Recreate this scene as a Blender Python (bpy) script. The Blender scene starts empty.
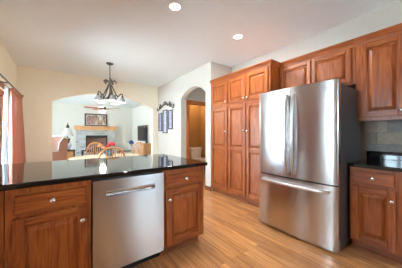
import bpy, bmesh, math, random
from mathutils import Vector, Matrix
random.seed(7)
PI = math.pi
SC = bpy.context.scene
COL = SC.collection

# ------------------------------------------------------------------ camera
CAM_H = 1.21
cam_d = bpy.data.cameras.new('camera')
cam_d.sensor_width = 36.0
cam_d.lens = 36.0 * 190.0 / 402.0
cam_d.clip_start = 0.05
cam = bpy.data.objects.new('camera', cam_d)
cam.location = (0, 0, CAM_H)
cam.rotation_euler = (PI / 2, 0, -math.radians(36.38))
COL.objects.link(cam)
SC.camera = cam

# ------------------------------------------------------------------ exposure
SC.view_settings.view_transform = 'Standard'
SC.view_settings.look = 'None'
SC.view_settings.gamma = 1.0
SC.view_settings.exposure = 0.44
SC.view_settings.use_curve_mapping = False
SC.cycles.diffuse_bounces = 8

# ------------------------------------------------------------------ sky
SKY = 20.0
w = bpy.data.worlds.new('sky')
SC.world = w
w.use_nodes = True
bg = w.node_tree.nodes['Background']
bg.inputs['Color'].default_value = (0.66, 0.84, 1.0, 1)
bg.inputs['Strength'].default_value = SKY


sun_d = bpy.data.lights.new('sun', 'SUN')
sun_d.energy = 480.0
sun_d.angle = 0.02
sun_d.color = (0.76, 0.89, 1.0)
sun = bpy.data.objects.new('sun', sun_d)
sun.rotation_euler = Vector((-0.45, -0.25, -1.0)).to_track_quat('-Z', 'Y').to_euler()
COL.objects.link(sun)


def portal(name, loc, direction, sx, sy):
    d = bpy.data.lights.new(name, 'AREA')
    d.shape = 'RECTANGLE'
    d.size, d.size_y = sx, sy
    d.cycles.is_portal = True
    o = bpy.data.objects.new(name, d)
    o.location = loc
    o.rotation_euler = Vector(direction).to_track_quat('-Z', 'Z').to_euler()
    COL.objects.link(o)


LAMP_W = 19.0      # recessed downlights
POWDER_W = 20.0
FAN_W = 20.0
BULB_W = 5.0       # each of the five chandelier bulbs

# room dimensions
H = 2.74
XL, XR, XD = -0.80, 3.15, 2.55          # left wall, right wall, wall with arched doorway
YA, YB, YR = 5.84, -2.9, 3.11           # wall with the wide arch, rear wall, recess return
FXL, FXR, FYB, FH = -2.6, 3.2, 10.8, 2.64
PXR, PYB = 3.92, 5.35                   # powder room
HXR = 3.75                              # small hall

portal('daylight_patio', (XL - 0.1, 4.05, 1.02), (1, 0, 0), 1.9, 1.98)
portal('daylight_side', (XL - 0.1, 0.925, 1.375), (1, 0, 0), 0.65, 1.25)
portal('rear_fill_portal', (2.4, YB - 0.1, 1.575), (0, 1, 0), 1.1, 1.15)
portal('family_fill_portal', (FXL - 0.1, 8.4, 1.45), (1, 0, 0), 2.6, 1.7)


# ------------------------------------------------------------------ materials
def srgb(r, g, b):
    def f(c):
        c /= 255.0
        return c / 12.92 if c <= 0.04045 else ((c + 0.055) / 1.055) ** 2.4
    return (f(r), f(g), f(b), 1)


class NT:
    def __init__(self, name):
        self.m = bpy.data.materials.new(name)
        self.m.use_nodes = True
        self.t = self.m.node_tree
        self.b = self.t.nodes['Principled BSDF']

    def n(self, typ, **kw):
        x = self.t.nodes.new(typ)
        for k, v in kw.items():
            if k in x.inputs:
                x.inputs[k].default_value = v
            else:
                setattr(x, k, v)
        return x

    def l(self, a, ao, b, bi):
        self.t.links.new(a.outputs[ao], b.inputs[bi])

    def ramp(self, stops):
        r = self.t.nodes.new('ShaderNodeValToRGB')
        e = r.color_ramp.elements
        while len(e) < len(stops):
            e.new(0.5)
        for i, (p, c) in enumerate(stops):
            e[i].position = p
            e[i].color = c
        return r

    def coords(self, scale=(1, 1, 1), loc=(0, 0, 0), rot=(0, 0, 0)):
        c = self.n('ShaderNodeTexCoord')
        mp = self.n('ShaderNodeMapping')
        mp.inputs['Scale'].default_value = scale
        mp.inputs['Location'].default_value = loc
        mp.inputs['Rotation'].default_value = rot
        self.l(c, 'Object', mp, 'Vector')
        return mp


def plain(name, col, rough=0.5, metal=0.0, noise=0.04, bump=0.0, scale=30, coat=0.0, spec=0.5, sheen=0.0):
    k = NT(name)
    mp = k.coords((scale,) * 3)
    nz = k.n('ShaderNodeTexNoise', Scale=1.0, Detail=4.0)
    k.l(mp, 'Vector', nz, 'Vector')
    c = Vector(col[:3])
    r = k.ramp([(0.3, (*(c * (1 - noise)), 1)), (0.7, (*[min(1, q * (1 + noise)) for q in c], 1))])
    k.l(nz, 'Fac', r, 'Fac')
    k.l(r, 'Color', k.b, 'Base Color')
    k.b.inputs['Roughness'].default_value = rough
    k.b.inputs['Metallic'].default_value = metal
    k.b.inputs['Coat Weight'].default_value = coat
    k.b.inputs['Specular IOR Level'].default_value = spec
    k.b.inputs['Sheen Weight'].default_value = sheen
    if bump:
        bp = k.n('ShaderNodeBump', Strength=bump, Distance=0.01)
        k.l(nz, 'Fac', bp, 'Height')
        k.l(bp, 'Normal', k.b, 'Normal')
    return k.m


def wood(name, axis, dark, mid, light, rough=0.36, coat=0.15, cath=18.0, off=0.0):
    """oak: stretched pores plus cathedral bands running along the given axis"""
    k = NT(name)
    s_f = [110.0, 110.0, 110.0]
    s_f['xyz'.index(axis)] = 4.0
    mp = k.coords(tuple(s_f), (off, off * 1.7, off * 0.6))
    fine = k.n('ShaderNodeTexNoise', Scale=1.0, Detail=5.0, Roughness=0.6)
    k.l(mp, 'Vector', fine, 'Vector')
    s_c = [cath, cath, cath]
    s_c['xyz'.index(axis)] = cath * 0.12
    mp2 = k.coords(tuple(s_c), (3.1 + off, 1.7, 5.3 + off))
    big = k.n('ShaderNodeTexNoise', Scale=0.55, Detail=1.5, Roughness=0.4, Distortion=0.35)
    k.l(mp2, 'Vector', big, 'Vector')
    mul = k.n('ShaderNodeMath', operation='MULTIPLY')
    mul.inputs[1].default_value = 6.0
    k.l(big, 'Fac', mul, 0)
    fr = k.n('ShaderNodeMath', operation='PINGPONG')
    fr.inputs[1].default_value = 0.5
    k.l(mul, 'Value', fr, 0)
    mix = k.n('ShaderNodeMath', operation='MULTIPLY_ADD')
    mix.inputs[1].default_value = 0.42
    k.l(fr, 'Value', mix, 0)
    f2 = k.n('ShaderNodeMath', operation='MULTIPLY')
    f2.inputs[1].default_value = 0.85
    k.l(fine, 'Fac', f2, 0)
    k.l(f2, 'Value', mix, 2)
    r = k.ramp([(0.20, dark), (0.46, mid), (0.78, light)])
    k.l(mix, 'Value', r, 'Fac')
    k.l(r, 'Color', k.b, 'Base Color')
    k.b.inputs['Roughness'].default_value = rough
    k.b.inputs['Coat Weight'].default_value = coat
    k.b.inputs['Coat Roughness'].default_value = 0.25
    bp = k.n('ShaderNodeBump', Strength=0.08, Distance=0.004)
    k.l(fine, 'Fac', bp, 'Height')
    k.l(bp, 'Normal', k.b, 'Normal')
    return k.m


def granite(name):
    k = NT(name)
    mp = k.coords((1, 1, 1))
    v = k.n('ShaderNodeTexVoronoi', Scale=230.0)
    k.l(mp, 'Vector', v, 'Vector')
    n = k.n('ShaderNodeTexNoise', Scale=90.0, Detail=6.0, Roughness=0.7)
    k.l(mp, 'Vector', n, 'Vector')
    r1 = k.ramp([(0.50, srgb(9, 10, 11)), (0.62, srgb(20, 20, 21)), (0.72, srgb(70, 64, 55))])
    k.l(n, 'Fac', r1, 'Fac')
    r2 = k.ramp([(0.0, (0.16, 0.15, 0.13, 1)), (0.16, (0, 0, 0, 1)), (1.0, (0, 0, 0, 1))])
    k.l(v, 'Distance', r2, 'Fac')
    mx = k.n('ShaderNodeMix', data_type='RGBA', blend_type='ADD')
    mx.inputs[0].default_value = 0.35
    k.t.links.new(r1.outputs['Color'], mx.inputs[6])
    k.t.links.new(r2.outputs['Color'], mx.inputs[7])
    k.t.links.new(mx.outputs[2], k.b.inputs['Base Color'])
    k.b.inputs['Roughness'].default_value = 0.06
    k.b.inputs['IOR'].default_value = 1.75
    return k.m


def steel(name, axis, col=(0.60, 0.595, 0.585), rough=0.2, amp=0.10, aniso=0.0, arot=0.0):
    k = NT(name)
    s = [900.0, 900.0, 900.0]
    s['xyz'.index(axis)] = 3.0
    mp = k.coords(tuple(s))
    n = k.n('ShaderNodeTexNoise', Scale=1.0, Detail=2.0)
    k.l(mp, 'Vector', n, 'Vector')
    mr = k.n('ShaderNodeMapRange')
    mr.inputs['To Min'].default_value = rough - amp * 0.5
    mr.inputs['To Max'].default_value = rough + amp * 0.5
    k.l(n, 'Fac', mr, 'Value')
    k.l(mr, 'Result', k.b, 'Roughness')
    k.b.inputs['Base Color'].default_value = (*col, 1)
    k.b.inputs['Metallic'].default_value = 1.0
    k.b.inputs['Anisotropic'].default_value = aniso
    k.b.inputs['Anisotropic Rotation'].default_value = arot
    if aniso:
        tg = k.n('ShaderNodeTangent', direction_type='RADIAL', axis='Z')
        k.l(tg, 'Tangent', k.b, 'Tangent')
    return k.m


def floor_mat(name):
    k = NT(name)
    mp = k.coords((1, 1, 1), rot=(0, 0, PI / 2))
    br = k.n('ShaderNodeTexBrick', Scale=1.0)
    br.offset = 0.37
    br.inputs['Color1'].default_value = (0, 0, 0, 1)
    br.inputs['Color2'].default_value = (1, 1, 1, 1)
    br.inputs['Mortar'].default_value = (0.5, 0.5, 0.5, 1)
    br.inputs['Mortar Size'].default_value = 0.0012
    br.inputs['Mortar Smooth'].default_value = 0.3
    br.inputs['Brick Width'].default_value = 0.95
    br.inputs['Row Height'].default_value = 0.083
    k.l(mp, 'Vector', br, 'Vector')
    # grain shifted from board to board
    c = k.n('ShaderNodeTexCoord')
    sc = k.n('ShaderNodeVectorMath', operation='MULTIPLY')
    sc.inputs[1].default_value = (42.0, 2.2, 42.0)
    k.l(c, 'Object', sc, 0)
    sh = k.n('ShaderNodeVectorMath', operation='MULTIPLY')
    sh.inputs[1].default_value = (17.0, 11.0, 5.0)
    k.l(br, 'Color', sh, 0)
    ad = k.n('ShaderNodeVectorMath', operation='ADD')
    k.l(sc, 'Vector', ad, 0)
    k.l(sh, 'Vector', ad, 1)
    g = k.n('ShaderNodeTexNoise', Scale=1.0, Detail=5.0, Roughness=0.62, Distortion=0.5)
    k.l(ad, 'Vector', g, 'Vector')
    r = k.ramp([(0.28, srgb(150, 92, 50)), (0.5, srgb(198, 138, 84)), (0.74, srgb(220, 166, 110))])
    k.l(g, 'Fac', r, 'Fac')
    tone = k.ramp([(0.0, (0.76, 0.71, 0.66, 1)), (0.5, (0.92, 0.90, 0.88, 1)), (1.0, (1.14, 1.12, 1.09, 1))])
    k.l(br, 'Color', tone, 'Fac')
    mx = k.n('ShaderNodeMix', data_type='RGBA', blend_type='MULTIPLY')
    mx.inputs[0].default_value = 1.0
    k.t.links.new(r.outputs['Color'], mx.inputs[6])
    k.t.links.new(tone.outputs['Color'], mx.inputs[7])
    gap = k.n('ShaderNodeMix', data_type='RGBA')
    gap.inputs[7].default_value = srgb(96, 55, 28)
    k.l(br, 'Fac', gap, 0)
    k.t.links.new(mx.outputs[2], gap.inputs[6])
    k.t.links.new(gap.outputs[2], k.b.inputs['Base Color'])
    k.b.inputs['Roughness'].default_value = 0.3
    k.b.inputs['Coat Weight'].default_value = 0.25
    k.b.inputs['Coat Roughness'].default_value = 0.16
    bp = k.n('ShaderNodeBump', Strength=0.15, Distance=0.002)
    bp.invert = True
    k.l(br, 'Fac', bp, 'Height')
    k.l(bp, 'Normal', k.b, 'Normal')
    return k.m


def stone_mat(name):
    k = NT(name)
    mp = k.coords((1, 1, 1), rot=(PI / 2, 0, 0))
    br = k.n('ShaderNodeTexBrick', Scale=1.0)
    br.offset = 0.5
    br.inputs['Color1'].default_value = srgb(196, 194, 190)
    br.inputs['Color2'].default_value = srgb(160, 160, 160)
    br.inputs['Mortar'].default_value = srgb(196, 194, 190)
    br.inputs['Mortar Size'].default_value = 0.008
    br.inputs['Brick Width'].default_value = 0.24
    br.inputs['Row Height'].default_value = 0.13
    k.l(mp, 'Vector', br, 'Vector')
    k.l(br, 'Color', k.b, 'Base Color')
    k.b.inputs['Roughness'].default_value = 0.8
    return k.m


def brick_mat(name):
    k = NT(name)
    mp = k.coords((1, 1, 1), rot=(PI / 2, 0, 0))
    br = k.n('ShaderNodeTexBrick', Scale=1.0)
    br.inputs['Color1'].default_value = srgb(150, 104, 84)
    br.inputs['Color2'].default_value = srgb(118, 76, 62)
    br.inputs['Mortar'].default_value = srgb(150, 136, 124)
    br.inputs['Mortar Size'].default_value = 0.01
    br.inputs['Brick Width'].default_value = 0.2
    br.inputs['Row Height'].default_value = 0.075
    k.l(mp, 'Vector', br, 'Vector')
    k.l(br, 'Color', k.b, 'Base Color')
    k.b.inputs['Roughness'].default_value = 0.85
    return k.m


def glass_pane(name, rough=0.0):
    k = NT(name)
    out = k.t.nodes['Material Output']
    tr = k.n('ShaderNodeBsdfTransparent')
    tr.inputs['Color'].default_value = (0.96, 0.98, 0.98, 1)
    gl = k.n('ShaderNodeBsdfGlossy', Roughness=rough)
    fr = k.n('ShaderNodeFresnel', IOR=1.45)
    mx = k.n('ShaderNodeMixShader')
    k.l(fr, 'Fac', mx, 'Fac')
    k.l(tr, 'BSDF', mx, 1)
    k.l(gl, 'BSDF', mx, 2)
    k.l(mx, 'Shader', out, 'Surface')
    return k.m


def frosted(name, col, trans=0.5, emit=0.0):
    k = NT(name)
    out = k.t.nodes['Material Output']
    d = k.n('ShaderNodeBsdfDiffuse')
    d.inputs['Color'].default_value = col
    t = k.n('ShaderNodeBsdfTranslucent')
    t.inputs['Color'].default_value = col
    mx = k.n('ShaderNodeMixShader')
    mx.inputs['Fac'].default_value = trans
    k.l(d, 'BSDF', mx, 1)
    k.l(t, 'BSDF', mx, 2)
    last = mx
    g = k.n('ShaderNodeBsdfGlossy', Roughness=0.3)
    m2 = k.n('ShaderNodeMixShader')
    m2.inputs['Fac'].default_value = 0.05
    k.l(last, 'Shader', m2, 1)
    k.l(g, 'BSDF', m2, 2)
    last = m2
    if emit:
        e = k.n('ShaderNodeEmission', Strength=emit)
        e.inputs['Color'].default_value = (1, 0.95, 0.86, 1)
        a = k.n('ShaderNodeAddShader')
        k.l(last, 'Shader', a, 0)
        k.l(e, 'Emission', a, 1)
        last = a
    k.l(last, 'Shader', out, 'Surface')
    return k.m


def emissive(name, col, strength):
    k = NT(name)
    k.b.inputs['Base Color'].default_value = (*col, 1)
    k.b.inputs['Emission Color'].default_value = (*col, 1)
    k.b.inputs['Emission Strength'].default_value = strength
    return k.m


def painting(name, stops, sx=3.0, seed=0.0):
    """a loose abstract of blurred colour patches"""
    k = NT(name)
    mp = k.coords((sx, sx, sx), (seed, seed, seed))
    n = k.n('ShaderNodeTexNoise', Scale=1.0, Detail=2.5, Roughness=0.6, Distortion=0.6)
    k.l(mp, 'Vector', n, 'Vector')
    r = k.ramp(stops)
    k.l(n, 'Fac', r, 'Fac')
    k.l(r, 'Color', k.b, 'Base Color')
    k.b.inputs['Roughness'].default_value = 0.35
    return k.m


OD, OM, OL = srgb(88, 33, 8), srgb(146, 69, 20), srgb(182, 102, 42)
M = {}
for ax in 'xyz':
    M['oak_' + ax] = wood('oak_' + ax, ax, OD, OM, OL)
M['oak_panel'] = wood('oak_panel', 'z', OD, OM, OL, cath=15.0, off=2.3)
M['wall'] = plain('wall_paint', srgb(206, 201, 192), 0.85, noise=0.012, scale=6, bump=0.02)
M['cream'] = plain('cream_paint', srgb(240, 231, 210), 0.85, noise=0.012, scale=6, bump=0.02)
M['ceiling'] = plain('ceiling_paint', srgb(236, 241, 242), 0.9, noise=0.012, scale=8, bump=0.03)
M['family_wall'] = plain('family_paint', srgb(224, 219, 209), 0.85, noise=0.012, scale=6)
M['tan_wall'] = plain('ochre_paint', srgb(172, 124, 62), 0.8, noise=0.02, scale=6)
M['floor'] = floor_mat('oak_boards')
M['carpet'] = plain('beige_carpet', srgb(196, 182, 160), 0.95, noise=0.12, scale=160, bump=0.3)
M['granite'] = granite('black_granite')
M['steel'] = steel('brushed_steel', 'x', (0.58, 0.57, 0.56), 0.24, 0.05, 0.85, 0.25)
M['steel_v'] = steel('brushed_steel_handle', 'z', (0.78, 0.775, 0.765), 0.28, 0.05)
M['nickel'] = plain('satin_nickel', (0.72, 0.71, 0.69, 1), 0.22, 1.0, 0.02)
M['chrome'] = plain('chrome', (0.8, 0.8, 0.8, 1), 0.08, 1.0, 0.01)
M['case'] = plain('charcoal_case', srgb(62, 58, 57), 0.45, 0.0, 0.04, scale=120)
M['black'] = plain('black_plastic', srgb(18, 18, 19), 0.4, noise=0.05)
M['gap'] = plain('dark_gasket', srgb(24, 23, 23), 0.7)
M['white'] = plain('white_plastic', srgb(238, 238, 234), 0.35, noise=0.01)
M['porcelain'] = plain('white_porcelain', srgb(240, 238, 232), 0.12, noise=0.01, coat=0.4)
M['iron'] = plain('dark_bronze_iron', srgb(62, 54, 48), 0.45, 0.6, 0.12, scale=60)
M['art_iron'] = plain('weathered_iron', srgb(84, 78, 72), 0.5, 0.4, 0.15, scale=60)
M['shade_glass'] = frosted('frosted_glass', (0.34, 0.35, 0.35, 1), 0.12)
M['lens'] = emissive('lamp_lens', (1.0, 0.97, 0.92), 7.0)
M['bulb'] = emissive('lamp_bulb', (1.0, 0.92, 0.8), 1.5)
M['drape'] = frosted('rust_drape', srgb(186, 122, 96), 0.22)
M['sheer'] = frosted('sheer_voile', (0.80, 0.84, 0.90, 1), 0.3)
M['pane'] = glass_pane('window_glass')
M['casing_z'] = wood('stained_casing_z', 'z', srgb(84, 42, 20), srgb(128, 66, 32), srgb(156, 88, 46), off=1.1)
M['casing_x'] = wood('stained_casing_x', 'x', srgb(84, 42, 20), srgb(128, 66, 32), srgb(156, 88, 46), off=1.9)
M['casing_y'] = wood('stained_casing_y', 'y', srgb(84, 42, 20), srgb(128, 66, 32), srgb(156, 88, 46), off=2.9)
M['door_oak'] = wood('door_casing_oak', 'z', srgb(130, 66, 24), srgb(176, 98, 40), srgb(196, 118, 54), off=4.1)
M['door_oak_x'] = wood('door_casing_oak_x', 'x', srgb(130, 66, 24), srgb(176, 98, 40), srgb(196, 118, 54), off=4.7)
M['pine_x'] = wood('honey_oak_x', 'x', srgb(172, 110, 60), srgb(206, 146, 92), srgb(224, 172, 118), off=0.4)
M['pine_z'] = wood('honey_oak_z', 'z', srgb(172, 110, 60), srgb(206, 146, 92), srgb(224, 172, 118), off=0.9)
M['table_top'] = wood('pale_oak_top', 'x', srgb(206, 176, 134), srgb(226, 204, 168), srgb(238, 222, 194), rough=0.25, off=0.2)
M['dark_wood'] = wood('dark_walnut', 'x', srgb(40, 26, 20), srgb(62, 40, 30), srgb(84, 56, 42), off=0.7)
M['stone'] = stone_mat('grey_stone')
M['firebrick'] = brick_mat('fire_brick')
M['soot'] = plain('soot_black_metal', srgb(34, 30, 29), 0.6)
M['frame_dark'] = plain('dark_picture_frame', srgb(52, 46, 42), 0.45, noise=0.1)
M['mat_board'] = plain('pale_mat_board', srgb(224, 220, 216), 0.8)
M['art_mantel'] = painting('patchwork_canvas', [(0.3, srgb(196, 206, 212)), (0.42, srgb(190, 160, 126)), (0.5, srgb(112, 78, 60)),
                                                (0.58, srgb(176, 140, 126)), (0.72, srgb(140, 66, 62))], 4.2, 1.4)
M['art_lilac'] = painting('lilac_print', [(0.3, srgb(108, 106, 138)), (0.5, srgb(146, 145, 174)), (0.7, srgb(182, 180, 202))], 7.0, 3.0)
M['upholstery'] = plain('rose_tan_upholstery', srgb(172, 122, 102), 0.9, noise=0.14, scale=70, sheen=0.2)
M['piping'] = plain('white_piping', srgb(240, 236, 228), 0.7)
M['lamp_shade'] = frosted('cream_lamp_shade', (0.72, 0.69, 0.63, 1), 0.3, 0.0)
M['ceramic'] = painting('blue_white_glaze', [(0.35, srgb(120, 136, 166)), (0.5, srgb(206, 212, 222)), (0.7, srgb(240, 240, 240))], 22.0, 0.6)
M['red_petal'] = plain('red_petals', srgb(204, 34, 50), 0.6, noise=0.15, scale=90)
M['orange_petal'] = plain('orange_petals', srgb(232, 120, 60), 0.6, noise=0.15, scale=90)
M['blue_petal'] = plain('blue_petals', srgb(74, 92, 176), 0.6, noise=0.15, scale=90)
M['leaf'] = plain('green_leaves', srgb(78, 110, 70), 0.6, noise=0.2, scale=60)
M['teal'] = plain('teal_glaze', srgb(62, 104, 118), 0.2, noise=0.1)
M['screen'] = plain('dark_screen', srgb(26, 27, 31), 0.12, noise=0.02)
M['fan_blade'] = wood('cherry_blade', 'x', srgb(120, 58, 40), srgb(158, 84, 62), srgb(176, 104, 80), off=0.5)
M['fan_glass'] = frosted('fan_lamp_glass', (0.95, 0.94, 0.9, 1), 0.5, 1.2)
M['bounce_ground'] = plain('bounce_concrete', srgb(226, 226, 222), 0.95, noise=0.04, scale=3)  # made pale to bounce daylight up onto the ceiling
SLATE = [plain('slate_tile_%d' % i, c, 0.42, noise=0.16, scale=26, bump=0.25) for i, c in enumerate(
    [srgb(156, 144, 128), srgb(138, 130, 120), srgb(172, 153, 130), srgb(148, 141, 134)])]
M['grout'] = plain('pale_grout', srgb(150, 146, 138), 0.9)
M['gold'] = plain('badge_ring', (0.25, 0.25, 0.26, 1), 0.3, 1.0)


# ------------------------------------------------------------------ mesh helpers
class MB:
    def __init__(self):
        self.v, self.f, self.m = [], [], []

    def _add(self, vs, fs, m=0):
        o = len(self.v)
        self.v += [tuple(p) for p in vs]
        for f in fs:
            self.f.append([i + o for i in f])
            self.m.append(m)
        return self

    def box(self, x0, x1, y0, y1, z0, z1, m=0):
        vs = [(x, y, z) for z in (z0, z1) for y in (y0, y1) for x in (x0, x1)]
        return self._add(vs, [(0, 2, 3, 1), (4, 5, 7, 6), (0, 1, 5, 4), (2, 6, 7, 3), (0, 4, 6, 2), (1, 3, 7, 5)], m)

    def hexa(self, lo, hi, m=0):
        """two quads joined"""
        return self._add(list(lo) + list(hi), [(0, 3, 2, 1), (4, 5, 6, 7), (0, 1, 5, 4), (1, 2, 6, 5), (2, 3, 7, 6), (3, 0, 4, 7)], m)

    def prism(self, poly, fn, a, b, m=0):
        n = len(poly)
        vs = [fn(p, a) for p in poly] + [fn(p, b) for p in poly]
        fs = [list(range(n))[::-1], [i + n for i in range(n)]]
        fs += [(i, (i + 1) % n, (i + 1) % n + n, i + n) for i in range(n)]
        return self._add(vs, fs, m)

    def lathe(self, prof, seg=20, mat=None, m=0, close=True):
        mat = mat or Matrix()
        vs, fs = [], []
        n = len(prof)
        for r, z in prof:
            for k in range(seg):
                a = 2 * PI * k / seg
                vs.append(mat @ Vector((r * math.cos(a), r * math.sin(a), z)))
        for i in range(n - 1):
            for k in range(seg):
                k2 = (k + 1) % seg
                fs.append((i * seg + k, i * seg + k2, (i + 1) * seg + k2, (i + 1) * seg + k))
        if close:
            fs.append([k for k in range(seg)][::-1])
            fs.append([(n - 1) * seg + k for k in range(seg)])
        return self._add(vs, fs, m)

    def tube(self, pts, r, seg=8, m=0, flat=1.0, closed=False):
        pts = [Vector(p) for p in pts]
        n = len(pts)
        rs = r if isinstance(r, (list, tuple)) else [r] * n
        vs, fs = [], []
        up = None
        for i, p in enumerate(pts):
            if closed:
                t = pts[(i + 1) % n] - pts[i - 1]
            else:
                t = pts[min(i + 1, n - 1)] - pts[max(i - 1, 0)]
            t.normalize()
            if up is None:
                up = Vector((0, 0, 1)) if abs(t.z) < 0.9 else Vector((1, 0, 0))
            up = (up - t * up.dot(t)).normalized()
            sd = t.cross(up)
            for k in range(seg):
                a = 2 * PI * k / seg
                vs.append(p + up * (math.cos(a) * rs[i]) + sd * (math.sin(a) * rs[i] * flat))
        rng = n if closed else n - 1
        for i in range(rng):
            j = (i + 1) % n
            for k in range(seg):
                k2 = (k + 1) % seg
                fs.append((i * seg + k, i * seg + k2, j * seg + k2, j * seg + k))
        if not closed:
            fs.append([k for k in range(seg)][::-1])
            fs.append([(n - 1) * seg + k for k in range(seg)])
        return self._add(vs, fs, m)

    def ball(self, c, r, seg=10, m=0):
        r = r if isinstance(r, (list, tuple)) else (r, r, r)
        rings = max(4, seg // 2 + 1)
        prof = [(math.sin(PI * i / rings), -math.cos(PI * i / rings)) for i in range(rings + 1)]
        prof[0] = (0.02, -1)
        prof[-1] = (0.02, 1)
        mt = Matrix.Translation(Vector(c)) @ Matrix.Diagonal((*r, 1))
        return self.lathe(prof, seg, mt, m)

    def sheet(self, fn, nu, nv, m=0):
        vs = [fn(i / nu, j / nv) for j in range(nv + 1) for i in range(nu + 1)]
        fs = [(j * (nu + 1) + i, j * (nu + 1) + i + 1, (j + 1) * (nu + 1) + i + 1, (j + 1) * (nu + 1) + i)
              for j in range(nv) for i in range(nu)]
        return self._add(vs, fs, m)

    def sweep(self, path, prof, m=0):
        """profile (outward offset, z) carried along a plan path (mitred); outward is the right-hand side of travel"""
        n = len(path)
        P = [Vector(p) for p in path]
        vs = []
        for i in range(n):
            d0 = (P[i] - P[i - 1]).normalized() if i > 0 else (P[1] - P[0]).normalized()
            d1 = (P[i + 1] - P[i]).normalized() if i < n - 1 else d0
            n0, n1 = Vector((d0.y, -d0.x)), Vector((d1.y, -d1.x))
            bis = (n0 + n1).normalized()
            s = 1.0 / max(0.2, bis.dot(n0))
            for o, z in prof:
                q = P[i] + bis * (o * s)
                vs.append((q.x, q.y, z))
        k = len(prof)
        fs = []
        for i in range(n - 1):
            for j in range(k):
                j2 = (j + 1) % k
                fs.append((i * k + j, (i + 1) * k + j, (i + 1) * k + j2, i * k + j2))
        fs.append(list(range(k)))
        fs.append([(n - 1) * k + j for j in range(k)][::-1])
        return self._add(vs, fs, m)

    def build(self, name, mats, parent=None, bevel=0.0, smooth=40, solid=0.0, sub=0, loc=None, rot=None):
        me = bpy.data.meshes.new(name)
        me.from_pydata(self.v, [], self.f)
        bm = bmesh.new()
        bm.from_mesh(me)
        bmesh.ops.recalc_face_normals(bm, faces=bm.faces)
        bm.to_mesh(me)
        bm.free()
        mats = mats if isinstance(mats, (list, tuple)) else [mats]
        for q in mats:
            me.materials.append(M[q] if isinstance(q, str) else q)
        for p, i in zip(me.polygons, self.m):
            p.material_index = i
        if smooth:
            me.polygons.foreach_set('use_smooth', [True] * len(me.polygons))
            me.set_sharp_from_angle(angle=math.radians(smooth))
        o = bpy.data.objects.new(name, me)
        COL.objects.link(o)
        if parent:
            o.parent = parent
        if loc:
            o.location = loc
        if rot:
            o.rotation_euler = rot
        if bevel:
            b = o.modifiers.new('bevel', 'BEVEL')
            b.width = bevel
            b.segments = 2
            b.limit_method = 'ANGLE'
            b.angle_limit = math.radians(40)
        if solid:
            s = o.modifiers.new('solid', 'SOLIDIFY')
            s.thickness = solid
            s.offset = 0
        if sub:
            s = o.modifiers.new('sub', 'SUBSURF')
            s.levels = s.render_levels = sub
        return o


def tag(o, label, cat, group=None):
    o['label'] = label
    o['category'] = cat
    if group:
        o['group'] = group
    return o


def thing(name, label, cat, loc=(0, 0, 0), rz=0.0, group=None):
    o = bpy.data.objects.new(name, None)
    o.empty_display_size = 0.1
    COL.objects.link(o)
    o.location = loc
    o.rotation_euler = (0, 0, rz)
    return tag(o, label, cat, group)


def struct(o):
    o['kind'] = 'structure'
    return o


def dup(src, loc, rz, label=None):
    r = src.copy()
    COL.objects.link(r)
    r.location = loc
    r.rotation_euler = (0, 0, rz)
    if label:
        r['label'] = label
    for ch in list(src.children):
        c = ch.copy()
        COL.objects.link(c)
        c.parent = r
        for g in list(ch.children):
            d = g.copy()
            COL.objects.link(d)
            d.parent = c
    return r


RX = Matrix.Rotation(PI / 2, 4, 'X')       # lathe axis z -> -y


def at(x, y, z):
    return Matrix.Translation((x, y, z))


def arc(x0, x1, spring, rise, n=24):
    """points of a segmental arch from x0 to x1"""
    c = (x1 - x0) / 2
    R = (c * c + rise * rise) / (2 * rise)
    xm, zc = (x0 + x1) / 2, spring + rise - R
    a0 = math.asin(c / R)
    return [(xm + R * math.sin(-a0 + 2 * a0 * i / n), zc + R * math.cos(-a0 + 2 * a0 * i / n)) for i in range(n + 1)]


XZ = lambda p, t: (p[0], t, p[1])
YZ = lambda p, t: (t, p[0], p[1])

# ------------------------------------------------------------------ the shell
T = 0.14
struct(MB().box(XL - T, 4.4, YB - T, 6.0, -0.1, 0).build('floor', 'floor', smooth=0))
struct(MB().box(FXL - T, FXR + T, 6.0, FYB + T, -0.1, 0).build('floor', 'carpet', smooth=0))
struct(MB().box(XL - T, 4.4, YB - T, 6.0, H, H + 0.1).build('ceiling', 'ceiling', smooth=0))
struct(MB().box(FXL - T, FXR + T, 6.0, FYB + T, FH, FH + 0.1).build('ceiling', 'ceiling', smooth=0))


def wall_with_openings(name, a0, a1, h, holes, fn, t0, t1, mat):
    """wall in (a, z) with rectangular holes (a0, a1, z0, z1), solid between t0 and t1"""
    mb = MB()
    xs = sorted(holes)
    cur = a0
    for (h0, h1, z0, z1) in xs:
        mb.prism([(cur, 0), (h0, 0), (h0, h), (cur, h)], fn, t0, t1)
        if z0 > 0:
            mb.prism([(h0, 0), (h1, 0), (h1, z0), (h0, z0)], fn, t0, t1)
        mb.prism([(h0, z1), (h1, z1), (h1, h), (h0, h)], fn, t0, t1)
        cur = h1
    mb.prism([(cur, 0), (a1, 0), (a1, h), (cur, h)], fn, t0, t1)
    return struct(mb.build(name, mat, smooth=0))


PD = (3.15, 5.0, 0.0, 1.98)      # patio door opening
RW = (1.85, 2.95, 1.0, 2.15)        # opening for the added rear fill window
SW = (0.60, 1.25, 0.75, 2.0)       # side window opening
wall_with_openings('wall_left', YB, YA, H, [PD, SW], YZ, XL - T, XL, 'cream')
wall_with_openings('wall_rear', XL - T, XR + T, H, [RW], XZ, YB - T, YB, 'wall')
struct(MB().box(XR, XR + T, YB, YR + 0.05, 0, H).build('wall_right', 'wall', smooth=0))
# wall with the wide arch
A0, A1 = -0.175, 2.383
pts = [(XL - T, 0), (A0, 0)] + arc(A0, A1, 2.01, 0.32, 32) + [(A1, 0), (XD + 0.15, 0), (XD + 0.15, H), (XL - T, H)]
struct(MB().prism(pts, XZ, YA, 6.0).build('wall_back', 'cream', smooth=30))
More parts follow.
